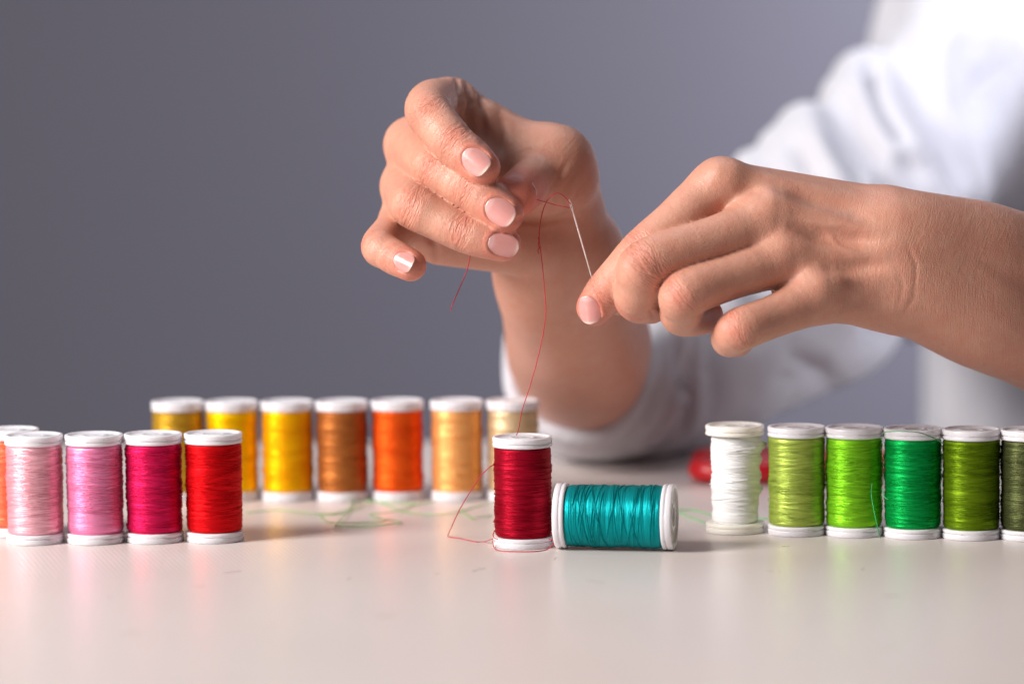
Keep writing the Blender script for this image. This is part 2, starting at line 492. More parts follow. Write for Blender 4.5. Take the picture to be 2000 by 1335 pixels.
ws = make_spool(1436, 1037, '#fbf8f2', 'half empty white thread spool with bumpy winding beside the yellow green one', 41, R=10.05, Rw=8.0,
                plastic=M_PLI, nstr=90, metallic=0.0, wav=.10, tilt=.8,
                lumps=[(-.1, 30.6, .6, 1.9, 2.7), (-.1, 24.8, .5, 1.6, 1.1), (.0, 19.5, .5, 2.4, 1.1), (-.05, 14.6, .4, 1.5, 1.6), (-.2, 28, .6, 2.5, .7), (-.05, 9.5, .5, 1.5, .3),
                       (3.2, 26, .5, 2, .25), (3.1, 17, .5, 2, .3)])
# the lying teal spool: axis nearly level with the picture, resting on its two flanges
teal = make_spool(1200, 1060, '#008c90', 'teal thread spool lying on its side beside the crimson one', 51, R=R_FL + .25, Rw=9.65, nstr=60, tilt=1.3, wav=.09)
TEAL_YAW = math.radians(10.5)
cT = G(1204, 1075)
teal.location = (cT.x, cT.y + .004, (R_FL + .25) * MM + .0001)
ax = Vector((math.cos(TEAL_YAW), -math.sin(TEAL_YAW), 0))
rm = Vector((0, 0, 1)).rotation_difference(ax).to_matrix() @ Matrix.Rotation(.6, 3, 'Z')
teal.rotation_euler = rm.to_euler()
teal.scale = (1.07, 1.07, 1.07)
teal.location.z *= 1.07
teal.location = Vector(teal.location) - ax * (H_SP / 2 * MM * 1.07)

# ------------------------------------------------------------------ signed-distance modelling
class Grid:
    def __init__(s, lo, hi, h):
        s.h = h; s.lo = np.array(lo, float); n = np.ceil((np.array(hi) - s.lo) / h).astype(int) + 1
        s.ax = [s.lo[i] + np.arange(n[i]) * h for i in range(3)]; s.n = n
    def new(s): return np.full(s.n, .05, np.float32)
    def cone(s, F, a, b, ra, rb, k=0.0):
        a = np.array(a); b = np.array(b); m = k + 3 * s.h
        lo = np.minimum(a - ra, b - rb) - m; hi = np.maximum(a + ra, b + rb) + m
        i0 = np.clip(((lo - s.lo) / s.h).astype(int), 0, s.n); i1 = np.clip(((hi - s.lo) / s.h).astype(int) + 2, 0, s.n)
        if (i1 <= i0).any(): return
        X = s.ax[0][i0[0]:i1[0]][:, None, None] - a[0]; Y = s.ax[1][i0[1]:i1[1]][None, :, None] - a[1]; Z = s.ax[2][i0[2]:i1[2]][None, None, :] - a[2]
        d = b - a; dd = d @ d + 1e-15
        t = np.clip((X * d[0] + Y * d[1] + Z * d[2]) / dd, 0, 1)
        q = np.sqrt((X - t * d[0]) ** 2 + (Y - t * d[1]) ** 2 + (Z - t * d[2]) ** 2) - (ra + (rb - ra) * t)
        sl = tuple(slice(i0[j], i1[j]) for j in range(3))
        F[sl] = smin(F[sl], q.astype(np.float32), k)

def smin(a, b, k):
    if k <= 0: return np.minimum(a, b)
    h = np.maximum(k - np.abs(a - b), 0) / k
    return np.minimum(a, b) - h * h * k * .25

def surface_nets(F, g):
    S = F < 0
    n = np.array(F.shape)
    acc = np.zeros(tuple(n - 1) + (3,), np.float32); cnt = np.zeros(tuple(n - 1), np.float32)
    for ax in range(3):
        a = [slice(None)] * 3; b = [slice(None)] * 3; a[ax] = slice(0, -1); b[ax] = slice(1, None)
        A = F[tuple(a)]; B = F[tuple(b)]; cr = (A < 0) != (B < 0)
        t = np.where(cr, A / np.where(cr, A - B, 1), 0).astype(np.float32)
        o1, o2 = [i for i in range(3) if i != ax]
        for d1 in (0, 1):
            for d2 in (0, 1):
                sl = [slice(None)] * 3
                sl[o1] = slice(d1, n[o1] - 1 + d1); sl[o2] = slice(d2, n[o2] - 1 + d2)
                c = cr[tuple(sl)]; tt = t[tuple(sl)]
                cnt += c
                acc[..., ax] += np.where(c, tt, 0)
                acc[..., o1] += c * d1; acc[..., o2] += c * d2
    act = cnt > 0
    idx = np.full(act.shape, -1, np.int64); idx[act] = np.arange(act.sum())
    base = np.argwhere(act)
    V = (base + acc[act] / cnt[act][:, None]) * g.h + g.lo
    Fs = []
    for ax in range(3):
        a = [slice(None)] * 3; b = [slice(None)] * 3; a[ax] = slice(0, -1); b[ax] = slice(1, None)
        A = S[tuple(a)]; B = S[tuple(b)]
        o1, o2 = (ax + 1) % 3, (ax + 2) % 3
        pos = np.argwhere(A != B)
        pos = pos[(pos[:, o1] > 0) & (pos[:, o2] > 0) & (pos[:, o1] < n[o1] - 1) & (pos[:, o2] < n[o2] - 1)]
        e1 = np.zeros(3, int); e1[o1] = 1; e2 = np.zeros(3, int); e2[o2] = 1
        q = np.stack([idx[tuple((pos - e1 - e2).T)], idx[tuple((pos - e2).T)], idx[tuple(pos.T)], idx[tuple((pos - e1).T)]], -1)
        ins = A[tuple(pos.T)]
        q[~ins] = q[~ins][:, ::-1]
        Fs.append(q)
    return V, np.vstack(Fs)

def vnormals(V, F):
    n = np.cross(V[F[:, 2]] - V[F[:, 0]], V[F[:, 3]] - V[F[:, 1]])
    N = np.zeros_like(V)
    for k in range(4): np.add.at(N, F[:, k], n)
    return N / (np.linalg.norm(N, axis=1)[:, None] + 1e-20)

def relax(V, F, it=2, w=.5):
    for _ in range(it):
        A = np.zeros_like(V); C = np.zeros(len(V))
        for k in range(4):
            np.add.at(A, F[:, k], V[F[:, (k + 1) % 4]] + V[F[:, (k - 1) % 4]]); np.add.at(C, F[:, k], 2)
        L = A / np.maximum(C, 1)[:, None]; V = V + (L - V) * w
    return V

def nv(v): v = np.array(v, float); return v / (np.linalg.norm(v) + 1e-15)
def camvec(x, y, z): return nv(np.array(RV) * x + np.array(UV_) * y + np.array(BV) * z)

def build_hand(spec, h=.75):
    """spec: palm = list of (pt, pt, k); fingers = dict name -> list of (px,py,dz,r); returns V,F,attributes, frames"""
    def W(p): return np.array(P(p[0], p[1], p[2])), p[3] * MM
    allp = [W(p) for seg in spec['palm'] for p in seg[:2]] + [W(p) for f in spec['fingers'].values() for p in f] + [W(p) for s_ in spec['arm'] for p in s_]
    lo = np.min([p - r for p, r in allp], axis=0) - .006; hi = np.max([p + r for p, r in allp], axis=0) + .006
    g = Grid(lo, hi, h * MM)
    PF = g.new()
    for chain in spec['arm']:
        if len(chain) > 2:
            a4 = catmull([p[:3] for p in chain], 5); r1 = catmull([(p[3], 0, 0) for p in chain], 5)[:, 0]
            chain = [tuple(q) + (float(r),) for q, r in zip(a4, r1)]
        for p, q in zip(chain[:-1], chain[1:]):
            (a, ra), (b, rb) = W(p), W(q); g.cone(PF, a, b, ra, rb, spec.get('karm', .008))
    for seg in spec['palm']:
        (a, ra), (b, rb) = W(seg[0]), W(seg[1]); g.cone(PF, a, b, ra, rb, seg[2] * MM)
    for nm, f in spec['fingers'].items():
        a4 = catmull([(p[0], p[1], p[2]) for p in f], 4); r1 = catmull([(p[3], 0, 0) for p in f], 4)[:, 0]
        spec.setdefault('fine', {})[nm] = [tuple(q) + (float(r),) for q, r in zip(a4, r1)]
    R_ = PF.copy()
    for nm, f in spec['fingers'].items():
        FF = g.new(); f = spec['fine'][nm]
        for p, q in zip(f[:-1], f[1:]):
            (a, ra), (b, rb) = W(p), W(q); g.cone(FF, a, b, ra, rb, .0)
        for p in spec.get('pads', {}).get(nm, []):
            a, ra = W(p); g.cone(FF, a, a, ra, ra, .0025)
        kk = spec.get('kf', {}).get(nm, 5.0) * MM
        R_ = smin(R_, smin(PF, FF, kk), .0006)
    V, F = surface_nets(R_, g)
    V = relax(V, F, 2, .5)
    # label of each vertex = nearest finger chain (or palm)
    names = list(spec['fingers'])
    D = np.full((len(V), len(names) + 1), 9.0)
    for i, nm in enumerate(names):
        f = spec['fingers'][nm]
        for p, q in zip(f[:-1], f[1:]):
            (a, ra), (b, rb) = W(p), W(q); d = b - a; t = np.clip(((V - a) @ d) / (d @ d), 0, 1)
            D[:, i] = np.minimum(D[:, i], np.linalg.norm(V - a - t[:, None] * d, axis=1) - (ra + (rb - ra) * t))
    for seg in spec['palm']:
        (a, ra), (b, rb) = W(seg[0]), W(seg[1]); d = b - a; t = np.clip(((V - a) @ d) / (d @ d + 1e-15), 0, 1)
        D[:, -1] = np.minimum(D[:, -1], np.linalg.norm(V - a - t[:, None] * d, axis=1) - (ra + (rb - ra) * t))
    lab = D.argmin(1)
    N = vnormals(V, F)
    wr = np.zeros((len(V), 3)); tint = np.zeros(len(V))
    disp = np.zeros(len(V))
    for (nm, ci, nvec, half, amp, *ex) in spec['joints']:
        f = spec['fingers'][nm]
        fr_ = ci - int(ci); ci = int(ci)
        a = W(f[ci - 1])[0]; c, rc = W(f[ci]); b = W(f[ci + 1])[0]
        t = nv(nv(b - c) * (1 + 2 * fr_) + nv(c - a)); c = c + (b - c) * fr_
        if ex: c = np.array(P(*ex[0])); t = camvec(*ex[1])
        n0 = camvec(*nvec) if nvec else nv(-(nv(a - c) + nv(b - c)))
        n0 = nv(n0 - t * (n0 @ t)); s_ = np.cross(t, n0)
        dl = V - c; uu = dl @ t / MM; ss = dl @ s_ / MM; ww = N @ n0
        rad = np.linalg.norm(dl, axis=1)
        m = np.exp(-(uu / half) ** 2) * np.clip(ww * 1.6 + .25, 0, 1) * (rad < 3.0 * rc) * (lab == names.index(nm))
        m = m * amp
        big = m > wr[:, 2]
        wr[big] = np.stack([uu + ci * 13.7 + len(nm) * 3.1 + .035 * ss ** 2 * np.sign(uu + 1e-9), ss, m], -1)[big]
        tint = np.maximum(tint, .62 * np.exp(-(uu / (half * .9)) ** 2) * np.clip(ww, 0, 1) ** 1.0 * (lab == names.index(nm)) * (rad < 2.2 * rc))
        # real folds: a few grooves and the knuckle pads between them
        if amp > .3:
            for off, dep, wd in ((-2.6, .22, .45), (-.9, .30, .42), (.9, .30, .42), (2.7, .20, .45)):
                cu = off + .022 * ss ** 2 * np.sign(off) + .25 * np.sin(ss * 1.3 + ci + off)
                disp -= dep * amp * np.exp(-((uu - cu) / wd) ** 2) * np.clip(ww * 2 - .5, 0, 1) * (rad < 2.5 * rc) * (lab == names.index(nm))
    if 'skinfolds' in spec:
        (c, t0), masks = spec['skinfolds']
        cc = np.array(P(*c)); t = nv(np.array(P(*t0)) - cc)
        n0 = camvec(0, 0, 1); n0 = nv(n0 - t * (n0 @ t)); s_ = np.cross(t, n0)
        dl = V - cc; uu = dl @ t / MM; ss = dl @ s_ / MM
        m = np.zeros(len(V))
        for (mc, half, amp, rr_) in masks:
            dm = V - np.array(P(*mc)); um = dm @ t / MM; sm_ = dm @ s_ / MM
            m = np.maximum(m, amp * np.exp(-(um / half) ** 2) * np.exp(-(sm_ / rr_) ** 4))
        m = m * np.exp(-((dl @ n0) / MM / 55) ** 4) * (wr[:, 2] < .08)
        big = m > wr[:, 2]
        wr[big] = np.stack([uu * 1.8 - .024 * ss ** 2, ss * .6, m], -1)[big]
    # faint cross lines all along the fingers
    for i, nm in enumerate(names):
        f = spec['fine'][nm]; best = np.full(len(V), 9.0); arc = np.zeros(len(V)); L_ = 0
        for p, q in zip(f[:-1], f[1:]):
            (a, ra), (b, rb) = W(p), W(q); d = b - a; t = np.clip(((V - a) @ d) / (d @ d + 1e-15), 0, 1)
            e = np.linalg.norm(V - a - t[:, None] * d, axis=1); u = e < best
            best = np.where(u, e, best); arc = np.where(u, L_ + t * np.linalg.norm(d), arc); L_ += np.linalg.norm(d)
        ok = (lab == i) & (wr[:, 2] < .13)
        wr[ok] = np.stack([arc * 1.9 / MM, best * 0, np.full(len(V), .13)], -1)[ok]
    # fingertips are redder
    for nm, f in spec['fingers'].items():
        c, rc = W(f[-1]); d = np.linalg.norm(V - c, axis=1)
        tint = np.maximum(tint, spec.get('tt', {}).get(nm, spec.get('tiptint', .75)) * np.exp(-(d / (rc * 1.7)) ** 2) * (lab == names.index(nm)))
    # folds drawn as paths over the surface
    sx, sy, sz = toscreen(V)
    front_ = (N @ np.array(BV))
    for (path, wd, dep, labs) in spec.get('folds', []):
        ok = (front_ > .05)
        if labs: ok &= np.isin(lab, [names.index(x) if x != 'palm' else len(names) for x in labs])
        pts = np.array(path, float); best = np.full(len(V), 1e9); tt = np.zeros(len(V))
        L = 0
        for a, b in zip(pts[:-1], pts[1:]):
            d = b - a; t = np.clip(((sx - a[0]) * d[0] + (sy - a[1]) * d[1]) / (d @ d), 0, 1)
            q = np.hypot(sx - a[0] - t * d[0], sy - a[1] - t * d[1]); u = q < best
            best = np.where(u, q, best); tt = np.where(u, L + t, tt); L += 1
        fade = np.clip(np.minimum(tt, L - tt) * 1.5 + .15, 0, 1)
        disp += np.where(ok, dep * fade * np.exp(-(best / 5.85 / wd) ** 2), 0)
    rng = np.random.default_rng(3)
    V = V + N * (disp * MM)[:, None]
    # nails
    nails = []
    bvh = BVHTree.FromPolygons([Vector(v) for v in V], [tuple(map(int, q)) for q in F])
    for (nm, nvec, wd, L, ctr, tdir, *slp) in spec['nails']:
        f = spec['fingers'][nm]
        a = W(f[-2])[0]; c, rc = W(f[-1])
        t = nv(c - a) if tdir is None else camvec(*tdir)
        n0 = camvec(*nvec); n0 = nv(n0 - t * (n0 @ t)); s_ = np.cross(t, n0)
        c = c + t * ctr * MM
        def hit(u, v):
            o = c + s_ * u * MM + t * v * MM + n0 * .03
            r = bvh.ray_cast(Vector(o), Vector(-n0)); return (np.array(r[0]) - c) @ n0 / MM if r[0] is not None else rc / MM
        h0 = hit(0, -L * .42); h1 = hit(0, L * .05)
        sl = np.clip((h1 - h0) / (L * .47), -.35, .35)
        if slp: sl = slp[0]; h0 = slp[1]
        rho = wd * .5 / math.sin(math.radians(60))
        def surf(u, v, h0=h0, sl=sl, rho=rho, wd=wd, L=L):
            ang = np.clip(u / (wd * .5), -1.25, 1.25) * math.radians(60)
            return h0 + sl * (v + L * .42) - .010 * (v + L * .3) ** 2 * np.sign(v + L * .3) * .6 - rho * (1 - np.cos(ang)) * .85
        nails.append((c, t, s_, n0, wd, L, surf))
        dl = (V - c) / MM; uu = dl @ s_; vv = dl @ t; hh = dl @ n0
        near = (np.abs(uu) < wd) & (np.abs(vv) < L) & (hh > -1.0) & (lab == names.index(nm))
        pm = (np.abs(uu / (wd * .5)) ** 2.25 + np.abs(vv / (L * .5)) ** 2.25) ** (1 / 2.25)
        tgt = surf(uu, vv)
        if slp: near = near & False
        ins = near & (pm < 1.0) & (vv < L * .5)
        w_ = np.clip((1.0 - pm) / .10, 0, 1) * ins
        V = V + n0 * ((np.minimum(tgt - .22 - hh, .0) * w_) * MM)[:, None]
        ring = near & (pm >= .93) & (pm < 1.5) & (vv < L * .30)
        V = V + n0 * (np.where(ring, .30 * np.exp(-((pm - 1.12) / .12) ** 2) * np.clip((L * .3 - vv) / 2, 0, 1), 0) * MM)[:, None]
        wr[near & (pm < 1.3), 2] *= .15
        tint = np.where(near & (pm > .95) & (pm < 1.4), np.maximum(tint, .7), tint)
    return V, F, wr, tint, nails

def nail_mesh(c, t, s_, n0, wd, L, surf):
    nu, nvv = 15, 21
    V, E, LU = [], [], []
    for j in range(nvv):
        b = math.sin((j / (nvv - 1) - .5) * math.pi)          # -1..1, denser at the ends
        hw = (1 - abs(b) ** 2.25) ** (1 / 2.25) if abs(b) < .9999 else 0.02
        for i in range(nu):
            a = -1 + 2 * i / (nu - 1)
            u = a * hw * wd * .5; v = b * L * .5
            hgt = float(surf(u, v)) + .10 - .18 * abs(a) ** 6 - (.2 if b < -.97 else 0)
            V.append(c + (s_ * u + t * v + n0 * hgt) * MM)
            pm = (abs(u / (wd * .5)) ** 2.25 + abs(v / (L * .5)) ** 2.25) ** (1 / 2.25)
            E.append(float(np.clip((v / (L * .5) + .10 * (a * hw) ** 2 - .80) / .07, 0, 1)))
            LU.append(float(np.clip((-.55 - b - .25 * a * a) / .12, 0, 1)))
    Fq = [(j * nu + i, j * nu + i + 1, (j + 1) * nu + i + 1, (j + 1) * nu + i) for j in range(nvv - 1) for i in range(nu - 1)]
    me = mesh_np('fingernail', np.array(V), np.array(Fq))
    for nm, vals in (('edge', E), ('lun', LU)):
        at = me.attributes.new(nm, 'FLOAT', 'POINT'); at.data.foreach_set('value', np.array(vals, np.float32))
    return me

# ---- far hand: holds the thread, forearm rising from the elbow on the table
far = dict(
    arm=[[(1078, 478, 60, 15), (1070, 520, 72, 15.2), (1083, 572, 92, 16.6), (1103, 652, 138, 19.2), (1113, 706, 172, 19.0), (1150, 768, 228, 17)],
         [(1105, 450, 58, 10), (1133, 500, 68, 12.0), (1128, 570, 92, 16), (1146, 655, 138, 20.5), (1142, 712, 172, 20.5), (1150, 768, 228, 17)]],
    palm=[((878, 216, 42, 10.2), (1085, 400, 52, 13), 6), ((806, 284, 46, 9.0), (1075, 430, 58, 13), 6),
          ((797, 364, 42, 8.6), (1058, 455, 54, 13), 6), ((792, 432, 36, 8.2), (1040, 478, 46, 9), 6),
          ((860, 470, 36, 8), (1000, 482, 42, 8.5), 6),
          ((1108, 405, 54, 12), (1090, 318, 36, 12.6), 5), ((1072, 346, 33, 12.5), (1098, 350, 38, 12.3), 2.5),
          ((930, 330, 34, 9), (1040, 360, 40, 11), 8), ((960, 245, 40, 6), (1040, 290, 38, 8), 8)],
    fingers=dict(
        index=[(878, 216, 42, 10.6), (848, 208, 26, 9.4), (838, 221, 9, 8.0), (862, 252, 2, 7.5), (893, 286, -3, 7.1), (918, 306, -5, 6.9), (942, 327, -8, 6.1)],
        middle=[(806, 284, 46, 9.2), (822, 300, 28, 8.6), (846, 326, 8, 7.9), (885, 352, 2, 7.2), (924, 374, -3, 7.0), (955, 396, -5, 7.0), (986, 418, -7, 6.3)],
        ring=[(797, 364, 42, 8.8), (800, 380, 24, 8.3), (806, 402, 4, 7.7), (856, 430, 0, 6.9), (906, 454, -3, 6.7), (946, 466, -4, 6.6), (983, 476, -4, 6.0)],
        pinky=[(792, 432, 36, 8.2), (762, 458, 20, 6.8), (741, 482, 4, 6.3), (757, 494, 1, 5.9), (774, 504, -2, 5.9), (802, 518, -6, 5.4)],
        thumb=[(1108, 410, 54, 11), (1088, 318, 36, 12.0), (1062, 338, 30, 9.0), (1030, 362, 17, 7.9), (1008, 381, 1, 7.6)]),
    tt=dict(thumb=1.5),
    kf=dict(thumb=2.5, index=5, middle=5, ring=5, pinky=5),
    joints=[('index', 2, (-.35, .1, .9), 4.8, 1.1, (822, 234, 6), (.62, -.72, .3)), ('index', 4, (-.1, .1, 1), 4.2, 1), ('middle', 2, (-.2, .05, .95), 4.6, 1.0, (845, 330, 6), (.85, -.5, .3)), ('middle', 4, (0, .05, 1), 4.2, 1),
            ('ring', 2, (-.2, .0, .95), 4.8, 1.0, (803, 407, 2), (.88, -.42, .25)), ('ring', 4, (0, 0, 1), 4.2, .9), ('pinky', 2, (-.7, .0, .7), 3.6, .6), ('pinky', 4, (0, -.1, 1), 2.6, .5),
            ('thumb', 2, (.6, .6, .3), 4, .25)],
    folds=[([(890, 150), (902, 190), (900, 228)], .8, -1.9, None), ([(908, 158), (921, 200), (915, 250)], .9, -2.2, None), ([(934, 182), (946, 225), (943, 280)], 1.2, -1.6, None),
           ([(975, 210), (985, 260), (975, 310)], 1.6, -.9, None),
           ([(1120, 300), (1075, 370), (1055, 415)], .8, -.45, ['palm', 'thumb']), ([(1135, 320), (1095, 380), (1075, 420)], .8, -.45, ['palm', 'thumb']),
           ([(1145, 350), (1115, 395), (1100, 425)], .8, -.4, ['palm', 'thumb']),
           ([(1000, 430), (1060, 434), (1128, 424)], 1.0, -1.6, None),
           ([(830, 455), (850, 480), (855, 515)], 1.2, -1.3, ['palm'])],
    skinfolds=(((1085, 360, 28), (1150, 400, 30)), [((1085, 360, 28), 14, .25, 24)]),
    nails=[('index', (-.05, .02, 1), 9.2, 10.4, -.2, None), ('middle', (.08, -.16, 1), 9.4, 10.6, .1, None),
           ('ring', (.05, -.10, 1), 8.6, 10.4, .2, None), ('pinky', (.25, -.12, .9), 7.2, 7.6, .5, None), ('thumb', (.93, .36, -.1), 11.5, 10.0, -.6, (.10, -.05, .98), .0, 6.8)])

# ---- near hand: pinches the needle
near = dict(
    arm=[[(1730, 470, 4, 14.7), (1800, 476, 6, 12.0), (1880, 493, 12, 13.5), (2000, 528, 22, 15.8), (2400, 668, 60, 26), (2900, 760, 120, 38)],
         [(1730, 535, 6, 14.2), (1800, 553, 8, 13.2), (1880, 586, 14, 15.2), (2000, 638, 24, 16.6), (2400, 790, 64, 24), (2900, 800, 124, 38)],
         [(1800, 510, 12, 15), (2000, 580, 30, 18)]],
    palm=[((1408, 368, 4, 9.2), (1710, 437, 9, 12.2), 6), ((1500, 432, -2, 9.2), (1725, 470, 4, 13.2), 6),
          ((1530, 506, -5, 8.8), (1740, 530, 4, 13.2), 6), ((1600, 575, -7, 8.8), (1745, 568, 6, 12.2), 6),
          ((1440, 440, 16, 9.5), (1700, 470, 20, 14), 8), ((1560, 560, 8, 9), (1720, 560, 18, 13), 8),
          ((1395, 475, 26, 9), (1640, 500, 24, 13), 8),
          ((1408, 350, -3, 6), (1418, 352, -3, 6), 6), ((1498, 412, -8, 5.6), (1512, 414, -7.5, 5), 7),
          ((1530, 490, -11.3, 5), (1545, 490, -10.8, 4.5), 7), ((1600, 556, -13.3, 5), (1615, 556, -12.5, 4.5), 7),
          ((1430, 346, -2.5, 3.6), (1690, 408, -1.0, 2.6), 4), ((1515, 408, -8.5, 3.2), (1715, 450, -8.0, 2.6), 4),
          ((1545, 488, -11.0, 2.8), (1720, 498, -8.8, 2.4), 4), ((1612, 552, -12, 2.6), (1740, 540, -7.4, 2.2), 4)],
    fingers=dict(
        index=[(1408, 368, 4, 9.4), (1368, 395, 0, 8.9), (1318, 440, -4, 8.3), (1258, 490, -7, 7.9), (1220, 530, -4, 7.3), (1187, 567, 0, 7.1), (1174, 584, 2, 6.8), (1162, 600, 4, 6.3)],
        middle=[(1500, 432, -3, 9.4), (1450, 450, -8, 8.6), (1380, 474, -13, 7.9), (1264, 514, -19, 8.3), (1252, 548, -16, 8.1), (1246, 582, -9, 8.0), (1270, 592, 4, 7.0)],
        ring=[(1530, 506, -6, 9.0), (1480, 524, -12, 8.0), (1420, 544, -17, 7.4), (1338, 574, -23, 7.8), (1334, 596, -18, 7.4), (1331, 614, -11, 7.1), (1355, 618, -2, 6.6), (1377, 616, 5, 6.2)],
        pinky=[(1600, 575, -8, 9.0), (1560, 596, -13, 8.0), (1510, 618, -18, 7.0), (1447, 642, -23, 7.2), (1432, 654, -18, 6.6), (1424, 662, -12, 6.0), (1440, 664, 0, 5.6)],
        thumb=[(1640, 500, 26, 12.5), (1400, 498, 28, 10.0), (1290, 545, 24, 8.8), (1240, 562, 20, 8.0), (1212, 574, 15, 7.3)]),
    kf=dict(index=5, middle=5, ring=5, pinky=5, thumb=8),
    tiptint=.55,
    joints=[('index', 3, (-.3, .4, .8), 5.0, .7), ('index', 5, (-.4, .1, .9), 4.2, .9), ('middle', 3, (-.5, .3, .8), 5.0, 1), ('ring', 3, (-.4, .3, .8), 4.2, .55),
            ('pinky', 3, (-.4, .3, .8), 3.8, .5), ('middle', 5, (-.6, -.6, .4), 3.5, .5)],
    folds=[([(1437, 372), (1470, 372), (1510, 386)], 1.6, -.5, None),
           ([(1560, 425), (1610, 440), (1650, 437), (1700, 452)], .9, .32, ['palm']), ([(1610, 440), (1640, 480), (1690, 505)], .8, .28, ['palm']),
           ([(1840, 500), (1900, 515), (1960, 560), (2020, 580)], 2.2, .22, None),
           ([(1530, 378), (1640, 408), (1710, 430)], 2.2, -1.1, ['palm']), ([(1548, 450), (1640, 468), (1720, 474)], 2.4, -1.4, ['palm']), ([(1575, 520), (1660, 524), (1740, 518)], 2.6, -1.3, ['palm']), ([(1640, 590), (1700, 592), (1750, 590)], 2.6, -.5, ['palm']),
           ([(1770, 470), (1790, 520), (1786, 580), (1760, 622)], .7, -.22, None),
           ([(1752, 520), (1764, 560), (1750, 612)], .6, -.18, None),
           ([(1282, 628), (1270, 606), (1290, 590)], .7, -.5, ['middle'])],
    skinfolds=(((1790, 515, 0), (1860, 530, 4)), [((1785, 515, 0), 14, .28, 22), ((1900, 545, 8), 26, .28, 34), ((1650, 480, 0), 20, .16, 30)]),
    nails=[('index', (-.36, -.30, .88), 9.0, 9.6, .2, (.05, -.9, -.1))])

def arr_join(parts):
    Vs, Fs, Ws, Ts, o = [], [], [], [], 0
    for V, F, W_, T_ in parts:
        Vs.append(V); Fs.append(F + o); Ws.append(W_); Ts.append(T_); o += len(V)
    return np.vstack(Vs), np.vstack(Fs), np.vstack(Ws), np.concatenate(Ts)

person = empty('person', (.30, .62, -.30))
PM = person.matrix_basis.inverted()
tag(person, 'person in a white long sleeved top threading a needle with both hands', 'person')
person.location = (.30, .62, -.30)
OFF = np.array([.30, .62, -.30])
V1, F1, w1, t1, n1 = build_hand(far)
V2, F2, w2, t2, n2 = build_hand(near)

# hidden core of the body: upper arms and trunk inside the top
SH_F = np.array(P(1930, 130, 500)); EL_F = np.array(P(1165, 745, 240))
EL_N = np.array(P(2900, 780, 122)); SH_N = np.array(P(2560, -260, 480))
TR_T = np.array([.345, .60, .20]); TR_B = np.array([.355, .61, -.30])
g = Grid(np.minimum.reduce([SH_F, EL_F, EL_N, SH_N, TR_B]) - .11, np.maximum.reduce([SH_F, EL_F, EL_N, SH_N, TR_T]) + .10, .005)
BF = g.new()
g.cone(BF, EL_F, SH_F, .014, .034, .02); g.cone(BF, EL_N, SH_N, .036, .045, .02)
g.cone(BF, SH_F + [.04, .03, -.02], TR_T, .04, .05, .03); g.cone(BF, SH_N + [-.01, .02, -.02], TR_T, .04, .05, .03); g.cone(BF, TR_T, TR_B, .065, .07, .04)
g.cone(BF, TR_T, TR_T + np.array([0, 0, .09]), .05, .045, .03)
V3, F3 = surface_nets(BF, g)
V, F, wr, tint = arr_join([(V1, F1, w1, t1), (V2, F2, w2, t2), (V3, F3, np.zeros((len(V3), 3)), np.zeros(len(V3)))])
me = mesh_np('body', V - OFF, F)
at = me.attributes.new('wr', 'FLOAT_VECTOR', 'POINT'); at.data.foreach_set('vector', wr.astype(np.float32).ravel())
at = me.attributes.new('tint', 'FLOAT', 'POINT'); at.data.foreach_set('value', tint.astype(np.float32))
body = link('body', me, M_SKIN, person)
for nl in n1 + n2:
    nm = nail_mesh(*nl)
    nm.transform(Matrix.Translation(Vector(-OFF)))
    o = link('fingernail', nm, M_NAIL, person)
    md = o.modifiers.new('thick', 'SOLIDIFY'); md.thickness = .00042; md.offset = -1

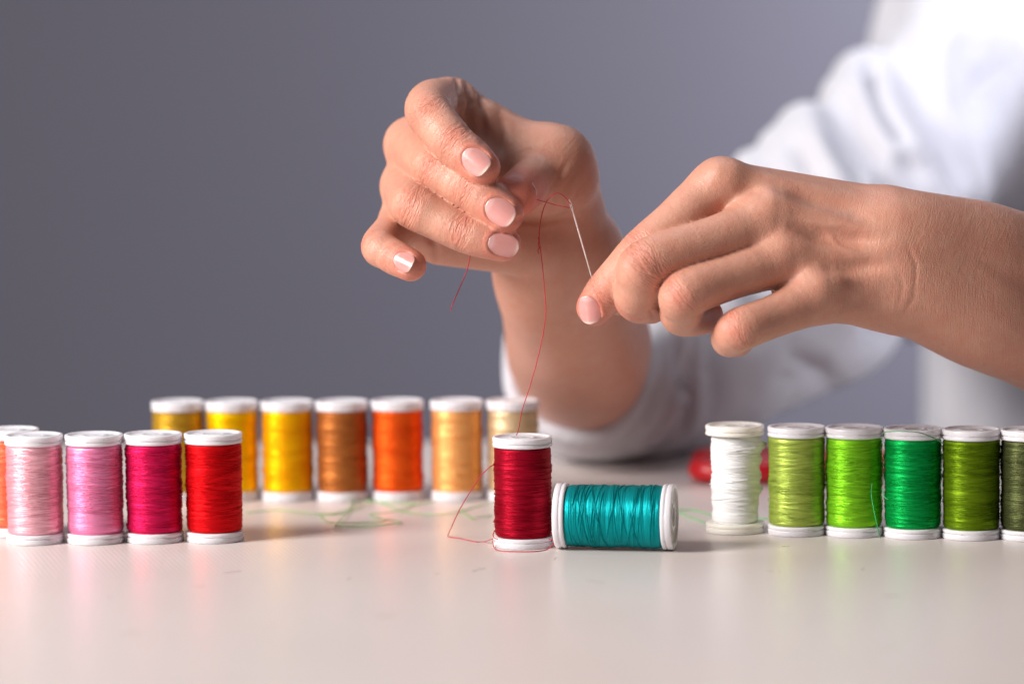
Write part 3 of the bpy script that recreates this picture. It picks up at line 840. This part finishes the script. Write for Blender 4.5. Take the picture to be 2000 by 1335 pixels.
# ------------------------------------------------------------------ the white top
def shirt():
    C = lambda px, py, dz, r: (np.array(P(px, py, dz)), r * MM)
    chains = []
    lo = np.array([-.03, .12, -.34]); hi = np.array([.66, .80, .34])
    g = Grid(lo, hi, .0030)
    S = g.new()
    def chain(pts, k):
        q = [C(*p) for p in pts]
        if len(q) > 3:
            a4 = catmull([p[0] for p in q], 4); r4 = catmull([(p[1], 0, 0) for p in q], 4)[:, 0]
            q = [(x, float(y)) for x, y in zip(a4, r4)]
        T = g.new()
        for (a, ra), (b, rb) in zip(q[:-1], q[1:]): g.cone(T, a, b, ra, rb, .0)
        S[...] = smin(S, T, k)
    chain([(1150, 770, 232, 26), (1290, 762, 248, 27), (1420, 705, 278, 30), (1560, 540, 335, 38), (1720, 370, 410, 42), (1900, 200, 470, 54)], .001)
    # cuff pushed up round the forearm
    chain([(1272, 640, 208, 5), (1264, 700, 192, 5.5), (1240, 772, 182, 6), (1200, 822, 178, 6.5), (1145, 846, 178, 7), (1080, 838, 178, 6), (1030, 804, 182, 5.5), (1000, 748, 190, 4.6), (990, 694, 198, 3.4), (996, 645, 208, 2.6)], .004)
    chain([(1020, 765, 200, 4), (1048, 806, 202, 8), (1100, 830, 208, 12), (1200, 820, 206, 12), (1262, 760, 204, 9), (1285, 690, 212, 7)], .008)
    chain([(1050, 770, 218, 9), (1075, 796, 224, 14), (1150, 800, 222, 20), (1250, 790, 226, 20)], .008)
    chain([(1285, 605, 224, 10), (1306, 690, 210, 10.5), (1296, 770, 204, 11), (1252, 832, 204, 10.5), (1190, 856, 210, 9)], .003)
    chain([(1325, 620, 234, 9), (1344, 700, 223, 9), (1340, 780, 221, 9.5), (1314, 838, 224, 9), (1270, 862, 230, 7)], .0025)
    chain([(1358, 640, 246, 8), (1372, 720, 240, 8.5), (1368, 800, 239, 8.5), (1345, 848, 242, 7)], .0025)
    chain([(1400, 620, 262, 17), (1432, 700, 262, 18), (1440, 770, 268, 14)], .006)
    # hanging folds under the upper arm
    chain([(1500, 640, 300, 23), (1600, 680, 310, 19), (1690, 658, 328, 14), (1722, 600, 340, 14)], .004)
    chain([(1440, 735, 284, 17), (1520, 757, 292, 11), (1590, 752, 305, 6)], .004)
    chain([(1480, 640, 290, 16), (1540, 640, 292, 16), (1640, 590, 300, 14)], .004)
    chain([(1740, 560, 380, 12), (1785, 630, 400, 9)], .006)
    # rolls of cloth running diagonally over the upper sleeve
    chain([(1466, 326, 338, 8.5), (1500, 400, 312, 12), (1560, 500, 298, 14), (1640, 590, 300, 12)], .003)
    chain([(1578, 266, 352, 16), (1602, 340, 326, 20), (1668, 440, 305, 21), (1760, 530, 312, 16)], .003)
    chain([(1525, 290, 345, 11), (1545, 370, 318, 13), (1600, 470, 302, 14), (1680, 560, 306, 12)], .003)
    chain([(1692, 164, 392, 17), (1694, 240, 362, 19), (1740, 330, 342, 19), (1810, 430, 346, 15)], .003)
    chain([(1650, 190, 380, 12), (1660, 270, 354, 14), (1715, 370, 336, 14), (1790, 470, 338, 12)], .003)
    chain([(1868, 62, 428, 27), (1818, 160, 396, 21), (1834, 270, 380, 19), (1880, 360, 388, 14)], .003)
    chain([(1780, 110, 412, 15), (1762, 200, 384, 14), (1790, 290, 368, 14), (1840, 370, 372, 12)], .003)
    chain([(1900, -100, 450, 27), (1868, 62, 430, 26)], .010)
    # trunk
    chain([(1960, 40, 500, 62), (2090, 250, 560, 74), (2090, 900, 575, 74), (2090, 1500, 580, 78)], .03)
    chain([(2300, -60, 540, 90), (2380, 400, 600, 100), (2380, 1500, 600, 100)], .04)
    chain([(2560, -150, 470, 70), (2560, 900, 560, 80)], .04)
    chain([(1962, 300, 522, 38), (1963, 900, 524, 38), (1963, 1500, 524, 38)], .02)
    chain([(2080, 100, 512, 42), (2080, 900, 516, 42), (2080, 1500, 520, 42)], .02)
    chain([(2040, 120, 470, 46), (2050, 400, 486, 46), (2060, 900, 500, 44), (2060, 1500, 505, 44)], .03)
    chain([(1905, 60, 460, 10), (1900, 300, 486, 10), (1880, 800, 496, 10)], .02)
    chain([(1985, 60, 448, 10), (1970, 260, 474, 10), (2015, 560, 480, 9), (2030, 1100, 484, 10)], .016)
    g.cone(S, TR_T - [0, 0, .02], TR_B, .115, .13, .03); g.cone(S, TR_T + [.10, -.01, -.02], TR_B + [.10, 0, 0], .105, .12, .04)
    g.cone(S, SH_F + [.04, .03, -.02], TR_T, .060, .085, .03); g.cone(S, SH_N + [-.01, .02, -.02], TR_T, .075, .09, .03)
    # sleeve of the near arm, pushed up over its elbow
    a, b = EL_N, SH_N
    g.cone(S, a + [.0, .01, -.005], b, .050, .075, .02)
    # cavity for the forearm at the cuff
    N_ = np.full(S.shape, .05, np.float32)
    for fa in ([C(1085, 600, 110, 20), C(1090, 655, 138, 21.3), C(1104, 712, 172, 21.5), C(1128, 740, 200, 20)],
               [C(1140, 600, 110, 20), C(1146, 655, 138, 21.3), C(1142, 712, 172, 21.5), C(1140, 740, 200, 20)]):
        for (p, rp), (q, rq) in zip(fa[:-1], fa[1:]): g.cone(N_, p, q, rp, rq, .004)
    S = np.maximum(S, -N_ + 0.0)
    # keep the elbow on the table
    Z = g.ax[2][None, None, :]; Y = g.ax[1][None, :, None]
    tb = np.maximum(Z - .0006, Y - EDGE)
    S = np.maximum(S, -tb).astype(np.float32)
    V, F = surface_nets(S, g)
    V = relax(V, F, 3, .5)
    N = vnormals(V, F); fr = N @ np.array(BV); sx, sy, sz = toscreen(V); dd = np.zeros(len(V))
    for path, wd, dep, zlo, zhi in (
            ([(1700, 96), (1703, 140), (1720, 190), (1750, 240), (1778, 280)], 4.0, -9, 0, 600), ([(1650, 160), (1665, 220), (1690, 280), (1722, 335)], 5, -5, 0, 600),
            ([(1612, 198), (1640, 270), (1690, 350), (1745, 405)], 4.5, -8, 0, 600), ([(1552, 255), (1570, 310), (1604, 356)], 5, -7, 0, 600),
            ([(1745, 300), (1785, 325), (1825, 360)], 6, -6, 0, 600),
            ([(1775, 90), (1786, 150), (1792, 200)], 6, -4, 0, 600), ([(1905, 30), (1892, 110), (1900, 190), (1925, 260)], 9, -5, 0, 600),
            ([(1500, 330), (1530, 370), (1560, 420)], 4, -5, 0, 600), ([(1541, 676), (1580, 708), (1626, 744)], 4.5, -8, 0, 600), ([(1544, 722), (1549, 766)], 6, -10, 0, 600),
            ([(1324, 640), (1332, 703), (1327, 762), (1303, 838), (1270, 870)], 2.6, -5, 0, 600), ([(1344, 650), (1356, 726), (1352, 791), (1326, 868)], 3.2, -6, 0, 600),
            ([(1385, 660), (1398, 740), (1388, 830)], 4, -4, 0, 600), ([(1640, 560), (1700, 640), (1745, 668)], 4, -4, 0, 600)):
        pts = np.array(path, float); best = np.full(len(V), 1e9); tt = np.zeros(len(V)); L = 0
        for a, b in zip(pts[:-1], pts[1:]):
            d = b - a; t = np.clip(((sx - a[0]) * d[0] + (sy - a[1]) * d[1]) / (d @ d), 0, 1)
            q = np.hypot(sx - a[0] - t * d[0], sy - a[1] - t * d[1]); u = q < best
            best = np.where(u, q, best); tt = np.where(u, L + t, tt); L += 1
        dd += np.where(fr > .0, dep * np.clip(np.minimum(tt, L - tt) * 1.2 + .1, 0, 1) * np.exp(-(best / 4.5 / wd) ** 2), 0)
    V = V + N * (np.maximum(dd, -11) * MM)[:, None]
    return mesh_np('white_top', V - OFF, F)
tag(link('white_top', shirt(), M_CLOTH, person))

# ------------------------------------------------------------------ needle
def needle():
    a = np.array(P(1112, 390, 0)); b = np.array(P(1157, 545, 7)); d = nv(b - a)
    tip = b + d * .013
    side = nv(np.cross(d, np.array(BV)))
    L = np.linalg.norm(tip - a)
    Vs, Fs, Cs, o = [], [], [], 0
    # eye: two thin side bars round a slot
    for sgn in (-1, 1):
        n = 14; t = np.linspace(0, 1, n)
        p = a + d[None] * (t * .0042)[:, None] + side[None] * (sgn * .00024 * np.sin(np.pi * t) ** .5)[:, None]
        Vq, Fq, cq = tube(p, .00013, 8); Vs.append(Vq); Fs.append(Fq + o); Cs += [x + o for x in cq]; o += len(Vq)
    t = np.linspace(0, 1, 30); p = a + d[None] * (.0041 + t * (L - .0041))[:, None]
    r = np.interp(t, [0, .03, .6, 1], [.00019, .00026, .00026, .00004])
    Vq, Fq, cq = tube(p, r, 12); Vs.append(Vq); Fs.append(Fq + o)
    c8 = np.vstack(Cs)
    return mesh_np('needle', np.vstack(Vs), [np.vstack(Fs), c8])
tag(link('sewing_needle', needle(), M_STEEL), 'thin steel sewing needle pinched upright with red thread through its eye', 'needle')

# ------------------------------------------------------------------ loose threads
M_RT = mat_strand('red_strand', '#c01028', 1.0)
rt = [
    [P(1006, 862, 9), P(1010, 846, 5), P(1014, 832, 2), P(1020, 800, 0), P(1033, 760, 0), P(1047, 712, 0), P(1059, 660, 0), P(1066, 612, 0), P(1064, 570, 0), P(1060, 525, 0), P(1056, 490, 0),
     P(1053, 462, 0), P(1057, 425, 0), P(1066, 397, 0), P(1078, 382, -1), P(1090, 377, -1), P(1103, 385, 0), P(1112, 396, 0), P(1117, 401, 1), P(1116, 405, 1), P(1104, 404, 0), P(1085, 400, 0),
     P(1060, 393, -1), P(1030, 385, -2), P(1000, 376, -1), P(985, 372, 0)],
    [P(922, 480, 4), P(919, 497, 4), P(912, 528, 4), P(898, 562, 4), P(884, 594, 4), P(880, 607, 4)],
    [P(1052, 496, 0), P(1050.5, 489, 0), P(1053.5, 484, 0), P(1051, 478, 0), P(1052.5, 470, 0), P(1051, 463, 0)],
    [P(966, 906, -1), P(955, 913, -3), P(938, 930, 0), P(915, 965, 8), P(896, 998, 14), P(883, 1026, 18), G(875, 1045, .0002), G(879, 1048, .0002), G(900, 1051, .0002), G(928, 1057, .0002), G(945, 1057, .0002), P(962, 1052, -2)],
    [P(962, 1056, -6), G(964, 1066, .0004), G(972, 1073.5, .0002), G(1000, 1076, .0002), G(1045, 1076, .0002), G(1068, 1072, .0002), P(1080, 1062, -6), P(1083, 1056, -3)],
    [P(1074, 1042, -2), P(1080, 1044, -6), P(1085, 1053, -8), P(1078, 1054, -9), P(1072, 1052, -9)],
    [P(966, 1035, -5), P(963, 1044, -6), P(966, 1050, -7), P(972, 1052, -8)],
]
tag(link('red_thread', thread_mesh('red_thread', rt, .00017), M_RT),
    'long red thread running from the crimson spool up through the needle eye', 'thread')
rl = random.Random(9); lint = []
for i in range(26):
    q = G(rl.uniform(60, 1950), rl.uniform(1000, 1300)); an = rl.uniform(0, 6.28); ln = rl.uniform(.0008, .0035)
    lint.append([Vector((q.x + math.cos(an) * ln * (k - 1), q.y + math.sin(an) * ln * (k - 1) + rl.uniform(-.0004, .0004), .00010)) for k in range(3)])
tag(link('lint', thread_mesh('lint', lint, .00005), mat_strand('lint_fibre', '#9a8478')), 'tiny stray fibres of lint scattered over the pale tabletop', 'lint', kind='stuff')
M_GT = mat_strand('green_strand', '#78c45c')
gt = [(480, 1001), (545, 995), (600, 1001), (660, 1003), (700, 992), (735, 978), (770, 992), (800, 1000), (860, 1004), (905, 996), (945, 984), (985, 978)]
gt2 = [(622, 1003), (640, 1018), (665, 1020), (705, 1020), (745, 1018), (752, 1014), (728, 1008), (726, 1003), (770, 998), (810, 985), (850, 978)]
gt3 = [(690, 976), (678, 1000), (656, 1024), (662, 1026), (720, 1027), (765, 1023), (784, 1019), (768, 1015), (750, 1014)]
gt4 = [(622, 1003), (655, 1001), (690, 990), (705, 977), (760, 980), (820, 984)]
gt5 = [(895, 992), (918, 1009), (935, 1009), (960, 1005)]
gr = [[G(x, y, .0003 + .0004 * (i % 3)) for i, (x, y) in enumerate(q)] for q in (gt, gt2, gt3, gt4, gt5)]
tag(link('green_thread', thread_mesh('green_thread', gr, .00018), M_GT), 'pale green loose thread tangled on the table before the back row', 'thread', 'pale green thread scraps')
gr2 = [[G(x, y, .0004) for x, y in q] for q in ([(1316, 996), (1335, 995), (1360, 996), (1392, 1006)], [(1322, 998), (1345, 1008), (1385, 1022)], [(1480, 1011), (1500, 1012)])]
tag(link('green_thread', thread_mesh('green_scrap', gr2, .00021), mat_strand('green_scrap', '#5cc468')), 'light green thread end between the teal and the white spool', 'thread', 'pale green thread scraps')
me = thread_mesh('strand', [
    [P(1843, 866, 4), P(1830, 858, -4), P(1815, 851, -8), P(1795, 844, -11), P(1765, 842, -12), P(1740, 842, -10), P(1726, 844, -5), P(1723, 848, 0)],
    [P(1703, 944, -4), P(1702, 962, -8), P(1704, 980, -9), P(1710, 1010, -11), P(1716, 1036, -12), P(1720, 1050, -12)],
    [P(1723, 955, -6), P(1728, 970, -8), P(1735, 975, -9)]], .00016)
me.transform(Matrix.Translation(-emerald.location))
link('loose_strand', me, mat_strand('emerald_strand', '#109848'), emerald)

# ------------------------------------------------------------------ red scissors behind the white spool
def scissors():
    root = empty('scissors', G(1440, 955))
    tag(root, 'red plastic scissors handle lying blurred behind the white spool', 'scissors')
    base = G(1349, 952); x0 = base.x; y0 = base.y + .012
    L0 = Vector(root.location)
    for s_, (cx, cy, rx, ry) in enumerate(((x0 + .022, y0 + .004, .018, .009), (x0 + .029, y0 + .034, .022, .012))):
        a = np.linspace(0, 2 * np.pi, 41)
        ring = np.stack([cx + rx * np.cos(a), cy + ry * np.sin(a), np.full(41, .0048)], -1)
        arm = catmull([(cx + rx * .95, cy, .0048), (cx + rx + .02, cy + (.006 if s_ == 0 else -.006), .005), (cx + rx + .036, y0 + .017, .005)], 8)
        V1_, F1_, c1 = tube(ring, .0042, 12); V2_, F2_, c2 = tube(arm, .0043, 12)
        me = mesh_np('handle', np.vstack([V1_, V2_]) - np.array(L0), [np.vstack([F1_, F2_ + len(V1_)]), np.vstack([x + len(V1_) for x in c2])])
        link('handle', me, M_RED, root)
    for s_ in (-1, 1):
        p = np.array([(x0 + .072, y0 + .017, .0), (x0 + .078, y0 + .017 + s_ * .005, 0), (x0 + .14, y0 + .017 + s_ * .001, 0), (x0 + .08, y0 + .017 - s_ * .003, 0)])
        z = .004 if s_ < 0 else .0058
        V_ = np.vstack([p + [0, 0, z], p + [0, 0, z + .0015]]) - np.array(L0)
        F_ = np.array([[3, 2, 1, 0], [4, 5, 6, 7], [0, 1, 5, 4], [1, 2, 6, 5], [2, 3, 7, 6], [3, 0, 4, 7]])
        link('blade', mesh_np('blade', V_, F_, smooth=False), M_STEEL, root)
scissors()
